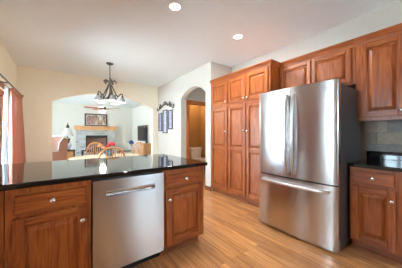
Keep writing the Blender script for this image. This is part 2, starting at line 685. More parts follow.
# wall with the arched doorway
D0, D1 = 3.295, 4.35
pts = [(YR, 0), (D0, 0)] + arc(D0, D1, 2.13, 0.215, 24) + [(D1, 0), (YA, 0), (YA, H), (YR, H)]
struct(MB().prism(pts, YZ, XD, XD + 0.15).build('wall_hall', 'wall', smooth=30))
struct(MB().box(XD + 0.15, HXR + T, YR + 0.05, D0, 0, H).build('wall_return', 'wall', smooth=0))
struct(MB().box(XD + 0.15, XR, YR, YR + 0.05, 0, H).build('wall_return', 'wall', smooth=0))
struct(MB().box(HXR, HXR + T, D0, D1, 0, H).build('wall_hall_end', 'wall', smooth=0))
# wall between hall and powder room
PO = (2.79, 3.55, 0.0, 2.05)
wall_with_openings('wall_hall_side', XD + 0.15, PXR + T, H, [PO], XZ, D1, D1 + 0.12, 'wall')
struct(MB().box(XD + 0.15, PXR, D1 + 0.12, D1 + 0.13, 2.05, H).build('wall_powder_front', 'tan_wall', smooth=0))
struct(MB().box(XD + 0.15, PXR, PYB, PYB + 0.12, 0, H).build('wall_powder_back', 'tan_wall', smooth=0))
struct(MB().box(PXR, PXR + T, D1 + 0.12, PYB + 0.12, 0, H).build('wall_powder_right', 'tan_wall', smooth=0))
struct(MB().box(XD + 0.15, XD + 0.17, D1 + 0.12, PYB, 0, H).build('wall_powder_left', 'tan_wall', smooth=0))
# family room walls
struct(MB().box(FXL, FXR, FYB, FYB + T, 0, FH).build('wall_family_back', 'family_wall', smooth=0))
struct(MB().box(FXR, FXR + T, 6.0, FYB, 0, FH).build('wall_family_right', 'family_wall', smooth=0))
FW = (7.1, 9.7, 0.6, 2.3)  # unseen window added to light the family room
wall_with_openings('wall_family_left', 6.0, FYB, FH, [FW], YZ, FXL - T, FXL, 'family_wall')
struct(MB().box(FXL, XL - T, 5.9, 6.0, 0, FH).build('wall_family_front', 'family_wall', smooth=0))
struct(MB().box(XD + 0.15, FXR + T, 6.0, 6.02, 0, FH).build('wall_family_front', 'family_wall', smooth=0))
# outside ground, serving as a pale reflector below the windows
struct(MB().box(-14, XL - T - 0.01, -14, 16, -0.3, -0.12).build('ground', 'bounce_ground', smooth=0))
struct(MB().box(XL - T - 0.01, 8, -14, YB - T - 0.01, -0.3, -0.12).build('ground', 'bounce_ground', smooth=0))

# windows: casing + sash + pane -------------------------------------------------


def window_left(name, op, xin, mull, casing=0.09, fr=0.06, mats=('casing_z', 'casing_y')):
    y0, y1, z0, z1 = op
    mb = MB()
    c = casing
    for ya, yb in ((y0 - c, y0), (y1, y1 + c)):
        mb.box(xin, xin + 0.02, ya, yb, max(0, z0 - (c if z0 > 0 else 0)), z1 + c, 0)
    mb.box(xin, xin + 0.02, y0, y1, z1, z1 + c, 1)
    if z0 > 0:
        mb.box(xin, xin + 0.03, y0, y1, z0 - c, z0, 1)
    o = struct(mb.build(name, mats, bevel=0.004))
    f = MB()
    xa, xb = xin - 0.09, xin - 0.03
    ys = [y0 + (y1 - y0) * i / mull for i in range(mull + 1)]
    for i, y in enumerate(ys):
        ya, yb = (y, y + fr) if i == 0 else ((y - fr, y) if i == mull else (y - fr / 2, y + fr / 2))
        f.box(xa, xb, ya, yb, z0, z1, 0)
    f.box(xa, xb, y0, y1, z1 - fr, z1, 1)
    f.box(xa, xb, y0, y1, z0, z0 + fr, 1)
    f.build('window_frame', mats, o, bevel=0.003)
    for i in range(mull):
        MB().box(xin - 0.063, xin - 0.057, ys[i] + fr * 0.4, ys[i + 1] - fr * 0.4, z0 + fr * 0.5, z1 - fr * 0.5).build('pane', 'pane', o, smooth=0)
    return o


window_left('door_1', PD, XL, 2)
window_left('window_1', SW, XL, 2)
window_left('family_fill_window', FW, FXL, 3)
# rear window, unseen, added to bring fill light from behind the camera
mb = MB()
for xa, xb in ((RW[0] - 0.09, RW[0]), (RW[1], RW[1] + 0.09)):
    mb.box(xa, xb, YB, YB + 0.02, RW[2] - 0.09, RW[3] + 0.09, 0)
mb.box(RW[0], RW[1], YB, YB + 0.02, RW[3], RW[3] + 0.09, 1)
mb.box(RW[0], RW[1], YB, YB + 0.03, RW[2] - 0.09, RW[2], 1)
for xa in (RW[0], (RW[0] + RW[1]) / 2 - 0.03, RW[1] - 0.06):
    mb.box(xa, xa + 0.06, YB - 0.09, YB - 0.03, RW[2], RW[3], 0)
for za in (RW[2], RW[3] - 0.06):
    mb.box(RW[0], RW[1], YB - 0.09, YB - 0.03, za, za + 0.06, 1)
o = struct(mb.build('rear_fill_window', ('casing_z', 'casing_x'), bevel=0.003))
MB().box(RW[0] + 0.03, RW[1] - 0.03, YB - 0.063, YB - 0.057, RW[2] + 0.03, RW[3] - 0.03).build('pane', 'pane', o, smooth=0)

# unseen oak panelling added between the left openings for brown reflections in the steel
mb = MB()
mb.box(XL, XL + 0.012, 1.40, 3.0, 0.9, 2.30)
for k in range(5):
    y = 1.40 + 0.3875 * k
    mb.box(XL, XL + 0.026, y, y + 0.05, 0.9, 2.30)
for z in (0.9, 1.55, 2.22):
    mb.box(XL, XL + 0.026, 1.40, 3.0, z, z + 0.08)
struct(mb.build('reflection_panelling', 'oak_z', smooth=0))

# powder-room door casing (trim) with jambs
mb = MB()
for xa, xb in ((PO[0] - 0.085, PO[0] + 0.012), (PO[1] - 0.012, PO[1] + 0.085)):
    mb.box(xa, xb, D1 - 0.018, D1, 0, PO[3] + 0.075, 0)
mb.box(PO[0] - 0.085, PO[1] + 0.085, D1 - 0.02, D1, PO[3] - 0.012, PO[3] + 0.08, 1)
mb.box(PO[0], PO[0] + 0.018, D1, D1 + 0.12, 0, PO[3], 0)
mb.box(PO[1] - 0.018, PO[1], D1, D1 + 0.12, 0, PO[3], 0)
mb.box(PO[0], PO[1], D1, D1 + 0.12, PO[3] - 0.018, PO[3], 1)
mb.box(PO[0] + 0.018, PO[0] + 0.03, D1 + 0.05, D1 + 0.09, 0, PO[3] - 0.018, 0)
struct(mb.build('door_2', ('door_oak', 'door_oak_x'), bevel=0.004))

# baseboards
BB = [(0, 0), (0.014, 0), (0.014, 0.075), (0.008, 0.09), (0, 0.09)]


def baseboard(name, path, mat):
    struct(MB().sweep(path, BB).build(name, mat, smooth=0))


baseboard('baseboard_hall', [(XD, YA), (XD, D1)], 'casing_y')
baseboard('baseboard_return', [(XD, D0), (XD, YR)], 'casing_y')
baseboard('baseboard_left', [(XL, 5.1), (XL, YA), (A0, YA)], 'casing_y')
baseboard('baseboard_family', [(FXL, FYB), (0.2, FYB)], 'casing_x')
baseboard('baseboard_family_back', [(2.4, FYB), (FXR, FYB), (FXR, 6.1)], 'casing_y')
baseboard('baseboard_powder', [(XD + 0.17, PYB), (PXR, PYB), (PXR, D1 + 0.13)], 'door_oak_x')


# ------------------------------------------------------------------ cabinet parts (local: x to the viewer's right, -y towards the viewer)
def knob(parent, x, z, y=-0.022, r=0.0185):
    prof = [(0.007, 0), (0.0055, 0.006), (0.006, 0.012), (r * 0.8, 0.016), (r, 0.021), (r * 0.93, 0.026), (r * 0.55, 0.030), (0.001, 0.031)]
    return MB().lathe(prof, 16, at(x, y, z) @ RX).build('knob', 'nickel', parent, smooth=50)


def panel_mesh(mb, x0, x1, z0, z1, yb=-0.0015, yf=-0.019, m=0, bev=0.032, g=0.012):
    # raised field with sloped margins
    a = [(x0, yb, z0), (x1, yb, z0), (x1, yb, z1), (x0, yb, z1)]
    b = [(x0 + g, yb, z0 + g), (x1 - g, yb, z0 + g), (x1 - g, yb, z1 - g), (x0 + g, yb, z1 - g)]
    i = g + bev
    c = [(x0 + i, yf, z0 + i), (x1 - i, yf, z0 + i), (x1 - i, yf, z1 - i), (x0 + i, yf, z1 - i)]
    fs = []
    for k in range(4):
        k2 = (k + 1) % 4
        fs.append((k, k2, 4 + k2, 4 + k))
        fs.append((4 + k, 4 + k2, 8 + k2, 8 + k))
    fs.append((8, 9, 10, 11))
    mb._add(a + b + c, fs, m)


def cabinet_door(parent, x0, x1, z0, z1, knob_at=None, splits=(), stile=0.058, rail=0.058):
    mb = MB()
    f, bk = -0.021, -0.001
    mb.box(x0, x0 + stile, f, bk, z0, z1, 0)
    mb.box(x1 - stile, x1, f, bk, z0, z1, 0)
    zs = [z0] + list(splits) + [z1]
    edges = []
    for i, z in enumerate(zs):
        lo, hi = (z, z + rail) if i == 0 else ((z - rail, z) if i == len(zs) - 1 else (z - rail / 2, z + rail / 2))
        mb.box(x0 + stile, x1 - stile, f, bk, lo, hi, 1)
        edges.append((lo, hi))
    o = mb.build('door', ('oak_z', 'oak_x'), parent, bevel=0.006)
    for i in range(len(edges) - 1):
        p = MB()
        za, zb = edges[i][1], edges[i + 1][0]
        panel_mesh(p, x0 + stile, x1 - stile, za, zb)
        p.build('raised_panel', 'oak_panel', o, smooth=0)
    if knob_at:
        knob(o, *knob_at)
    return o


def drawer_front(parent, x0, x1, z0, z1, kn=True):
    mb = MB()
    panel_mesh(mb, x0, x1, z0, z1, -0.005, -0.022, 0, 0.007, 0.010)
    mb.box(x0 + 0.0005, x1 - 0.0005, -0.004, -0.001, z0 + 0.0005, z1 - 0.0005, 0)
    o = mb.build('drawer', 'oak_x', parent, smooth=0)
    if kn:
        knob(o, (x0 + x1) / 2, (z0 + z1) / 2)
    return o


CROWN = [(0, -0.075), (0.008, -0.075), (0.012, -0.06), (0.03, -0.04), (0.044, -0.018), (0.05, -0.012), (0.05, 0.0), (0, 0)]


def crown(parent, path, top, mat):
    return MB().sweep(path, [(o, z + top) for o, z in CROWN]).build('crown_molding', mat, parent, smooth=30)


# ------------------------------------------------------------------ peninsula: cabinets, dishwasher, granite top
YF = 1.69            # face-frame plane
DW0, DW1 = 0.192, 0.792


def base_cabinet(name, label, loc, rz, W, depth, units, end_right=False, toe=0.075, toe_h=0.1, top=0.858, zd=(0.687, 0.823)):
    """units: (x0, x1, drawer, hinge side)"""
    t = thing(name, label, 'cabinet', loc, rz)
    mb = MB()
    mb.box(0, W, 0, depth, toe_h, top, 0)
    mb.build('body', 'oak_z', t, smooth=0)
    k = MB()
    k.box(0.0, W - (0.0 if not end_right else 0.02), toe, depth, 0.0, toe_h, 0)
    k.build('toe_kick', 'casing_x', t, smooth=0)
    sh = [(0, 0), (0.012, 0), (0.012, 0.008), (0.006, 0.016), (0, 0.018)]
    MB().sweep([(0, toe), (W - (0.0 if not end_right else 0.02), toe)], sh).build('shoe_molding', 'oak_x', t, smooth=0)
    for (x0, x1, drawer, side) in units:
        zt = zd[1]
        if drawer:
            drawer_front(t, x0, x1, zd[0], zt)
            zt = zd[0] - 0.02
        kx = x1 - 0.03 if side == 'L' else x0 + 0.03
        cabinet_door(t, x0, x1, 0.125, zt, (kx, zt - 0.095))
    return t


base_cabinet('base_cabinet', 'oak base cabinet left of the dishwasher with one drawer above a door',
             (-0.285, YF, 0), 0, DW0 + 0.285 - 0.004, 0.60, [(0.035, 0.445, True, 'L')])
base_cabinet('base_cabinet', 'oak base cabinet right of the dishwasher at the free end of the peninsula',
             (DW1 + 0.004, YF, 0), 0, 1.278 - DW1 - 0.004, 0.60, [(0.022, 0.458, True, 'R')], True)
base_cabinet('base_cabinet', 'oak base cabinet in the peninsula, cut off by the left photo edge',
             (XL + 0.005, YF, 0), 0, -0.289 - XL - 0.005, 0.60, [(0.04, 0.46, True, 'R')])
# finished back of the peninsula carrying the overhang
bp = thing('peninsula_back', 'oak panel wall closing the far side of the peninsula below the granite', 'panel', (0, YF + 0.62, 0))
MB().box(XL + 0.005, 1.278, 0, 0.03, 0, 0.858).build('panel', 'oak_z', bp, smooth=0)
for x in (-0.3, 0.5, 1.2):
    MB().prism([(0.03, 0.858), (0.36, 0.858), (0.36, 0.82), (0.08, 0.5), (0.03, 0.5)], YZ, x - 0.02, x + 0.02).build('bracket', 'oak_z', bp, bevel=0.004)

ct = MB().box(XL + 0.003, 1.312, 1.655, 2.79, 0.860, 0.897).build('countertop', 'granite', bevel=0.006)
tag(ct, 'long black granite countertop over the dishwasher and its cabinets', 'countertop')

dw = thing('dishwasher', 'stainless steel dishwasher with pocket handle between two oak base cabinets', 'dishwasher', (DW0, YF, 0))
Wd = DW1 - DW0
mb = MB().box(0.004, Wd - 0.004, 0.02, 0.58, 0.1, 0.85)
mb.build('tub', 'black', dw, smooth=0)
MB().box(0.004, Wd - 0.004, 0.075, 0.55, 0, 0.098).build('kick_plate', 'black', dw, smooth=0)
# door skin with a scooped pocket
px0, px1, pz0, pz1 = 0.098, 0.508, 0.708, 0.752
yf = -0.022
mb = MB()
x0, x1, z0, z1 = 0.004, Wd - 0.004, 0.1, 0.842
mb.box(x0, x1, yf, 0.018, z0, pz0)
mb.box(x0, x1, yf, 0.018, pz1, z1)
mb.box(x0, px0, yf, 0.018, pz0, pz1)
mb.box(px1, x1, yf, 0.018, pz0, pz1)
bm = bmesh.new()
me_tmp = bpy.data.meshes.new('t')
dd = mb.build('door', 'steel', dw, smooth=0)
bm.free()
bpy.data.meshes.remove(me_tmp)
# weld so that the skin reads as one sheet
bm = bmesh.new()
bm.from_mesh(dd.data)
bmesh.ops.remove_doubles(bm, verts=bm.verts, dist=1e-5)
bm.to_mesh(dd.data)
bm.free()
sc_ = MB().sheet(lambda u, v: (px0 + (px1 - px0) * u, yf + 0.002 + 0.03 * math.sin(PI * min(1, v * 1.15) * 0.5 + 0.0) * (1 if v < 0.98 else 0.9),
                               pz0 + (pz1 - pz0) * v), 12, 10)
pk = sc_.build('handle_pocket', 'chrome', dw)
MB().tube([(px0, yf - 0.002, pz1 - 0.003), (px1, yf - 0.002, pz1 - 0.003)], 0.006, 8).build('handle_lip', 'steel_v', dw)

# ------------------------------------------------------------------ right-hand run
R90 = -PI / 2
XF = 2.48
base_cabinet('base_cabinet', 'oak base cabinet under the slate backsplash right of the refrigerator',
             (XF, 0.69, 0), R90, 1.0, 0.665, [(0.02, 0.352, True, 'L'), (0.42, 0.96, True, 'R')], top=0.866, zd=(0.70, 0.845))
ct = MB()
ct.box(0, 1.0, -0.03, 0.667, 0.868, 0.904)
ct.box(0, 1.0, 0.642, 0.667, 0.904, 0.997)
o = ct.build('countertop', 'granite', bevel=0.004, loc=(XF, 0.695, 0), rot=(0, 0, R90))
tag(o, 'short black granite countertop with upstand below the slate tile', 'countertop')

# slate backsplash: laid tiles on grout
mb = MB()
mb.box(XR - 0.006, XR, -0.31, 0.72, 0.998, 1.372, 4)
row, tw, g = 0.138, 0.22, 0.006
for r in range(3):
    zb = 1.371 - r * (row + g)
    za = max(zb - row, 1.0)
    y = 0.72 - (tw * 0.5 if r % 2 else 0.0)
    y = 0.72
    first = True
    while y > -0.31:
        wdt = tw * (0.55 if (first and r % 2) else 1.0)
        first = False
        ya = max(y - wdt, -0.31)
        mb.box(XR - 0.014, XR - 0.005, ya + g, y, za, zb, random.randrange(4))
        y -= wdt
struct(mb.build('trim_1', SLATE + ['grout'], bevel=0.0015))
ol = thing('power_outlet', 'white wall outlet plate on the slate backsplash at the photo edge', 'outlet', (XR - 0.0145, 0.295, 1.155), R90)
MB().box(-0.038, 0.038, -0.006, 0, -0.06, 0.06).build('cover_plate', 'white', ol, bevel=0.002)
MB().box(-0.017, 0.017, -0.008, -0.005, 0.008, 0.038).box(-0.017, 0.017, -0.008, -0.005, -0.038, -0.008).build('receptacle', 'mat_board', ol, bevel=0.002)

# wall cabinet on the right
UF, UTOP = 2.80, 2.325
t = thing('wall_cabinet', 'tall oak wall cabinet hung above the slate backsplash', 'cabinet', (UF, 0.72, 0), R90)
MB().box(0, 1.0, 0, XR - UF - 0.002, 1.375, UTOP - 0.02).build('body', 'oak_z', t, smooth=0)
cabinet_door(t, 0.045, 0.405, 1.40, 2.235, (0.375, 1.455))
cabinet_door(t, 0.45, 0.96, 1.40, 2.235, (0.48, 1.455))
crown(t, [(0, 0), (1.0, 0)], UTOP, 'oak_x')
MB().box(0.0, 1.0, 0.005, 0.02, 1.36, 1.375).build('light_rail', 'oak_x', t, smooth=0)
# cabinet above the refrigerator
t = thing('wall_cabinet', 'shallow two door oak cabinet hung above the refrigerator', 'cabinet', (UF, 1.697, 0), R90)
MB().box(0, 0.975, 0, XR - UF - 0.002, 1.80, UTOP - 0.02).build('body', 'oak_z', t, smooth=0)
cabinet_door(t, 0.03, 0.478, 1.825, 2.235, (0.45, 1.87), stile=0.05, rail=0.05)
cabinet_door(t, 0.492, 0.935, 1.825, 2.235, (0.52, 1.87), stile=0.05, rail=0.05)
crown(t, [(0, 0), (0.975, 0)], UTOP, 'oak_x')

# pantry
t = thing('pantry_cabinet', 'floor to crown oak pantry cabinet with six doors in the wall recess', 'cabinet', (XD + 0.01, YR - 0.004, 0), R90)
PW = YR - 0.004 - 1.70
PDp = XR - XD - 0.014
MB().box(0, PW, 0, PDp, 0.1, UTOP - 0.02).build('body', 'oak_z', t, smooth=0)
MB().box(0.0, PW, 0.06, PDp, 0, 0.1).build('toe_kick', 'casing_x', t, smooth=0)
MB().sweep([(0, 0.06), (PW, 0.06)], [(0, 0), (0.012, 0), (0.012, 0.008), (0.006, 0.016), (0, 0.018)]).build('shoe_molding', 'oak_x', t, smooth=0)
for (xa, xb, side) in ((0.028, 0.488, 'L'), (0.52, 0.936, 'L'), (0.956, 1.375, 'R')):
    kx = xb - 0.03 if side == 'L' else xa + 0.03
    cabinet_door(t, xa, xb, 1.785, 2.235, (kx, 1.83))
    cabinet_door(t, xa, xb, 0.135, 1.745, (kx, 1.26), splits=(0.94,), rail=0.065)
crown(t, [(0, 0), (PW, 0), (PW, 0.30)], UTOP, 'oak_x')

# ------------------------------------------------------------------ refrigerator
fr = thing('refrigerator', 'stainless steel french door refrigerator with bottom freezer drawer beside the oak pantry', 'refrigerator', (2.265, 1.172, 0), R90)
FWd = 0.466
MB().box(-FWd, FWd, 0, 0.66, 0.045, 1.725).build('case', 'case', fr, bevel=0.006)
for sx in (-1, 1):
    MB().box(sx * 0.40 - 0.05, sx * 0.40 + 0.05, 0.01, 0.16, 1.725, 1.75).build('hinge_cover', 'case', fr, bevel=0.006)
MB().box(-FWd + 0.01, FWd - 0.01, 0.002, 0.04, 0.012, 0.06).build('base_grille', 'black', fr, smooth=0)
for sx in (-1, 1):
    for yy in (0.06, 0.6):
        MB().lathe([(0.022, 0), (0.022, 0.045)], 12, at(sx * 0.41, yy, 0)).build('foot', 'black', fr)


def bowed(x0, x1, z0, z1, round_l, round_r, bow=0.030, y_edge=-0.068):
    """closed door slab whose plan is a bowed front with rounded ends"""
    fy = lambda x: y_edge - bow * (1 - (x / FWd) ** 2)
    r = 0.02
    plan = []
    n = 28
    for i in range(n + 1):
        x = x0 + (x1 - x0) * i / n
        plan.append((x, fy(x)))
    def corner(px, side):
        out = []
        y = fy(px)
        for k in range(7):
            a = PI / 2 * k / 6
            out.append((px + side * (-r + r * math.sin(a)) if side > 0 else px + (r - r * math.sin(a)), y + r - r * math.cos(a)))
        return out
    if round_r:
        plan = [p for p in plan if p[0] < x1 - r] + corner(x1, 1)
    if round_l:
        plan = corner(x0, -1)[::-1] + [p for p in plan if p[0] > x0 + r]
    plan += [(x1, -0.004), (x0, -0.004)]
    return MB().prism(plan, lambda p, t: (p[0], p[1], t), z0, z1), fy


for side, (a, b) in (('L', (-FWd, -0.002)), ('R', (0.002, FWd))):
    mb, fy = bowed(a, b, 0.697, 1.757, side == 'L', side == 'R')
    d = mb.build('door', 'steel', fr, smooth=30)
    hx = -0.036 if side == 'L' else 0.036
    zs = [0.745 + (1.67 - 0.745) * i / 20 for i in range(21)]
    pts = [(hx, fy(hx) - 0.012 - 0.042 * math.sin(PI * i / 20) ** 0.45, z) for i, z in enumerate(zs)]
    MB().tube(pts, 0.015, 10, flat=1.2).build('handle', 'steel_v', d, smooth=60)
    if side == 'R':
        bx, bz = 0.365, 1.675
        nrm = Vector((2 * 0.030 * bx / FWd ** 2, -1, 0)).normalized()
        mt = at(bx, fy(bx) - 0.0005, bz) @ nrm.to_track_quat('Z', 'Y').to_matrix().to_4x4()
        e = MB().lathe([(0.017, 0), (0.017, 0.0015), (0.0155, 0.0022), (0.001, 0.0022)], 24, mt).build('badge', 'steel_v', d)
        tp = [mt @ Vector((0.0138 * math.cos(2 * PI * k / 24), 0.0138 * math.sin(2 * PI * k / 24), 0.0024)) for k in range(24)]
        bd = MB().tube(tp, 0.0012, 5, closed=True)
        for sgn in (-1, 1):     # two scrolled strokes of the monogram
            bd.tube([mt @ Vector((sgn * 0.005 + 0.004 * math.cos(q), 0.0055 * math.sin(q), 0.0024)) for q in [0.6 + 4.9 * k / 10 for k in range(11)]], 0.0009, 5)
        bd.build('badge_monogram', 'gold', d)
mb, fy = bowed(-FWd, FWd, 0.03, 0.682, True, True)
d = mb.build('freezer_drawer', 'steel', fr, smooth=30)
n = 24
pts = []
for i in range(n + 1):
    x = -0.395 + 0.79 * i / n
    pts.append((x, fy(x) - 0.010 - 0.040 * math.sin(PI * i / n) ** 0.35, 0.618))
MB().tube(pts, 0.017, 10, flat=0.9).build('handle', 'steel_v', d, smooth=60)

# ------------------------------------------------------------------ recessed ceiling lights


def recessed(x, y, label):
    t = thing('recessed_light', label, 'light', (x, y, H), 0, 'recessed kitchen ceiling lights')
    MB().lathe([(0.062, 0.0), (0.086, -0.0005), (0.089, -0.004), (0.085, -0.008), (0.07, -0.010), (0.062, -0.006)], 28, close=False).build('trim_ring', 'white', t, smooth=60)
    MB().lathe([(0.066, -0.001), (0.066, -0.006), (0.03, -0.0075), (0.001, -0.008)], 28).build('lens', 'lens', t, smooth=60)
    d = bpy.data.lights.new('recessed_lamp', 'AREA')
    d.shape = 'DISK'
    d.size = 0.13
    d.energy = LAMP_W
    d.color = (0.90, 0.96, 1.0)
    o = bpy.data.objects.new('recessed_lamp', d)
    o.location = (0, 0, -0.015)
    o.parent = t
    COL.objects.link(o)


recessed(1.10, 2.02, 'larger recessed ceiling light above the peninsula, nearer the camera')
recessed(2.235, 2.055, 'smaller recessed ceiling light above the oak pantry doors')

# ------------------------------------------------------------------ chandelier
cx, cy = 0.855, 4.49
ch = thing('chandelier', 'dark iron chandelier with scrolled arms and frosted bell shades above the dining table', 'chandelier', (cx, cy, H))
MB().lathe([(0.075, 0.0), (0.075, -0.008), (0.06, -0.022), (0.03, -0.032), (0.012, -0.045), (0.008, -0.05)], 24).build('ceiling_canopy', 'art_iron', ch)
MB().lathe([(0.010, -0.045), (0.010, -0.30), (0.012, -0.305), (0.016, -0.32), (0.010, -0.335), (0.007, -0.35), (0.010, -0.42)], 12).build('rod', 'art_iron', ch)
MB().lathe([(0.010, -0.40), (0.024, -0.42), (0.014, -0.45), (0.012, -0.60), (0.02, -0.66), (0.046, -0.72), (0.05, -0.76), (0.03, -0.80),
            (0.014, -0.82), (0.022, -0.835), (0.012, -0.855), (0.002, -0.865)], 16).build('column', 'art_iron', ch)
NA = 5
for k in range(NA):
    a = math.radians(36.38) * -1 + 2 * PI * k / NA + 0.3
    ca, sa = math.cos(a), math.sin(a)
    P = lambda r, z: (r * ca, r * sa, z)
    # crown leaf
    MB().tube([P(0.015, -0.43), P(0.05, -0.385), P(0.095, -0.375), P(0.125, -0.40), P(0.12, -0.43), P(0.10, -0.425)],
              [0.008, 0.012, 0.016, 0.014, 0.010, 0.006], 7, flat=1.6).build('crown_scroll', 'art_iron', ch)
    # long S arm
    prof = [(0.02, -0.45), (0.045, -0.50), (0.07, -0.56), (0.10, -0.62), (0.125, -0.68), (0.145, -0.705), (0.17, -0.705), (0.195, -0.68), (0.21, -0.655),
            (0.232, -0.645), (0.247, -0.66), (0.25, -0.70)]
    MB().tube([P(r, z) for r, z in prof], 0.0125, 8).tube(
        [P(0.05, -0.74), P(0.09, -0.765), P(0.13, -0.755), P(0.155, -0.72), P(0.15, -0.69), P(0.13, -0.685)], 0.010, 7).build('arm', 'art_iron', ch, smooth=60)
    mt = at(*P(0.25, 0))
    MB().lathe([(0.012, -0.69), (0.022, -0.705), (0.026, -0.73), (0.022, -0.735)], 12, mt).build('socket', 'art_iron', ch)
    s = MB().lathe([(0.024, -0.728), (0.040, -0.745), (0.050, -0.775), (0.062, -0.805), (0.082, -0.832), (0.086, -0.84)], 20, mt, close=False).build('bell_shade', 'shade_glass', ch, solid=0.004)
    MB().lathe([(0.010, -0.735), (0.012, -0.75), (0.026, -0.785), (0.022, -0.81), (0.002, -0.82)], 12, mt).build('bulb', 'bulb', s)
    d = bpy.data.lights.new('chandelier_bulb', 'POINT')
    d.energy = BULB_W
    d.color = (1, 0.94, 0.84)
    d.shadow_soft_size = 0.028
    o = bpy.data.objects.new('chandelier_bulb', d)
    o.location = P(0.25, -0.86)
    o.parent = ch
    COL.objects.link(o)

# ------------------------------------------------------------------ wall art on the hall wall: three frames under an iron swag


def frame_thing(name, label, cat, loc, rz, wd, ht, border, matw, art, group=None, depth=0.022, frame_mat='frame_dark'):
    t = thing(name, label, cat, loc, rz, group)
    mb = MB()
    b = border
    for xa, xb in ((-wd / 2, -wd / 2 + b), (wd / 2 - b, wd / 2)):
        mb.box(xa, xb, -depth, 0, -ht / 2, ht / 2)
    for za, zb in ((-ht / 2, -ht / 2 + b), (ht / 2 - b, ht / 2)):
        mb.box(-wd / 2 + b, wd / 2 - b, -depth, 0, za, zb)
    mb.build('frame', frame_mat, t, bevel=0.003)
    MB().box(-wd / 2 + b * 0.5, wd / 2 - b * 0.5, -0.008, -0.002, -ht / 2 + b * 0.5, ht / 2 - b * 0.5).build('mat', 'mat_board', t, smooth=0)
    q = b + matw
    MB().box(-wd / 2 + q, wd / 2 - q, -0.010, -0.007, -ht / 2 + q, ht / 2 - q).build('picture', art, t, smooth=0)
    return t


for (yc, wd, zb, zt, lab) in ((5.62, 0.25, 1.30, 1.865, 'narrow black framed lilac print, farthest from the arched doorway'),
                              (5.285, 0.30, 1.235, 1.935, 'longest black framed lilac print, in the middle of the three'),
                              (4.935, 0.27, 1.345, 1.905, 'black framed lilac print nearest the arched doorway')):
    frame_thing('picture_frame', lab, 'picture', (XD - 0.001, yc, (zb + zt) / 2), R90, wd, zt - zb, 0.034, 0.008, 'art_lilac', 'lilac prints under the iron swag')
sw = thing('iron_swag', 'scrolled iron swag of leaves hung above the three lilac prints', 'wall decor', (XD - 0.02, 5.24, 2.03), R90)
mb = MB()
mb.tube([(-0.50 + 1.0 * i / 20, -0.012, -0.09 + 0.15 * math.sin(PI * i / 20)) for i in range(21)], 0.012, 7)
for s in (-1, 1):
    mb.tube([(s * (0.05 + 0.24 * i / 14 + 0.025 * math.cos(i)), -0.018, 0.055 + 0.06 * math.sin(i * 0.55)) for i in range(15)], 0.011, 6)
    mb.tube([(s * (0.34 + 0.07 * (1 - i / 22) * math.cos(i * 0.45)), -0.018, 0.0 + 0.07 * (1 - i / 22) * math.sin(i * 0.45)) for i in range(20)], 0.011, 6)
mb.build('scroll', 'art_iron', sw, smooth=60)
for i, x in enumerate((-0.50, -0.42, -0.27, -0.10, 0.10, 0.27, 0.42, 0.50)):
    z = -0.09 + 0.15 * math.sin(PI * (x + 0.50) / 1.0)
    a = (0.9 if i % 2 else 2.2)
    lf = MB()
    L, Wl = 0.14, 0.045
    lf.sheet(lambda u, v: (x + math.cos(a) * L * u - math.sin(a) * Wl * math.sin(PI * u) * (v - 0.5) * 2,
                           -0.022 - 0.012 * math.sin(PI * u) * (1 - abs(v - 0.5) * 2),
                           z + math.sin(a) * L * u + math.cos(a) * Wl * math.sin(PI * u) * (v - 0.5) * 2), 8, 4)
    lf.build('leaf', 'art_iron', sw, solid=0.004)

# ------------------------------------------------------------------ curtains at the patio door
RODX, RODZ = -0.685, 2.045
rd = thing('curtain_rod', 'thin dark curtain rod above the patio door', 'curtain rod', (RODX, 4.3, RODZ))
MB().tube([(0, -1.6, 0), (0, 1.36, 0)], 0.011, 10).build('rod', 'iron', rd)
MB().ball((0, 1.39, 0), 0.024).build('finial', 'iron', rd)
for y in (-1.5, 0.05):
    MB().box(-0.113, 0, y - 0.01, y + 0.01, -0.008, 0.008).build('bracket', 'iron', rd)


def curtain(name, label, y0t, y1t, y0b, y1b, folds, amp, mat, xc, ztop, zbot=0.02, flare=0.0):
    def fn(u, v):
        z = ztop + (zbot - ztop) * v
        ya = y0t + (y0b - y0t) * v
        yb = y1t + (y1b - y1t) * v
        ph = u * folds * 2 * PI
        am = amp * (0.55 + 0.45 * v)
        y = ya + (yb - ya) * u + 0.012 * math.sin(2.3 * ph) * v
        return (xc + am * math.sin(ph) + 0.25 * am * math.sin(2.1 * ph + 3 * v) + flare * v * u, y, z)
    t = thing(name, label, 'curtain', (0, 0, 0))
    MB().sheet(fn, folds * 14, 24).build('panel', mat, t, solid=0.004, smooth=80)
    return t


t = curtain('curtain', 'gathered rust red drape hanging beside the patio door', 4.62, 5.60, 4.60, 5.66, 5, 0.06, 'drape', RODX - 0.012, 1.965, flare=0.05)
mb = MB()
mb.sheet(lambda u, v: (RODX - 0.012 + 0.045 * math.sin(u * 5 * 2 * PI), 4.62 + 0.98 * u, 2.02 - 0.07 * v), 112, 5)
mb.build('pleated_heading', 'drape', t, solid=0.004, smooth=80)
curtain('sheer_curtain', 'white sheer curtain panel hanging between patio door glass and rust drape', 4.40, 4.58, 4.12, 4.48, 6, 0.016, 'sheer', -0.735, 2.0)

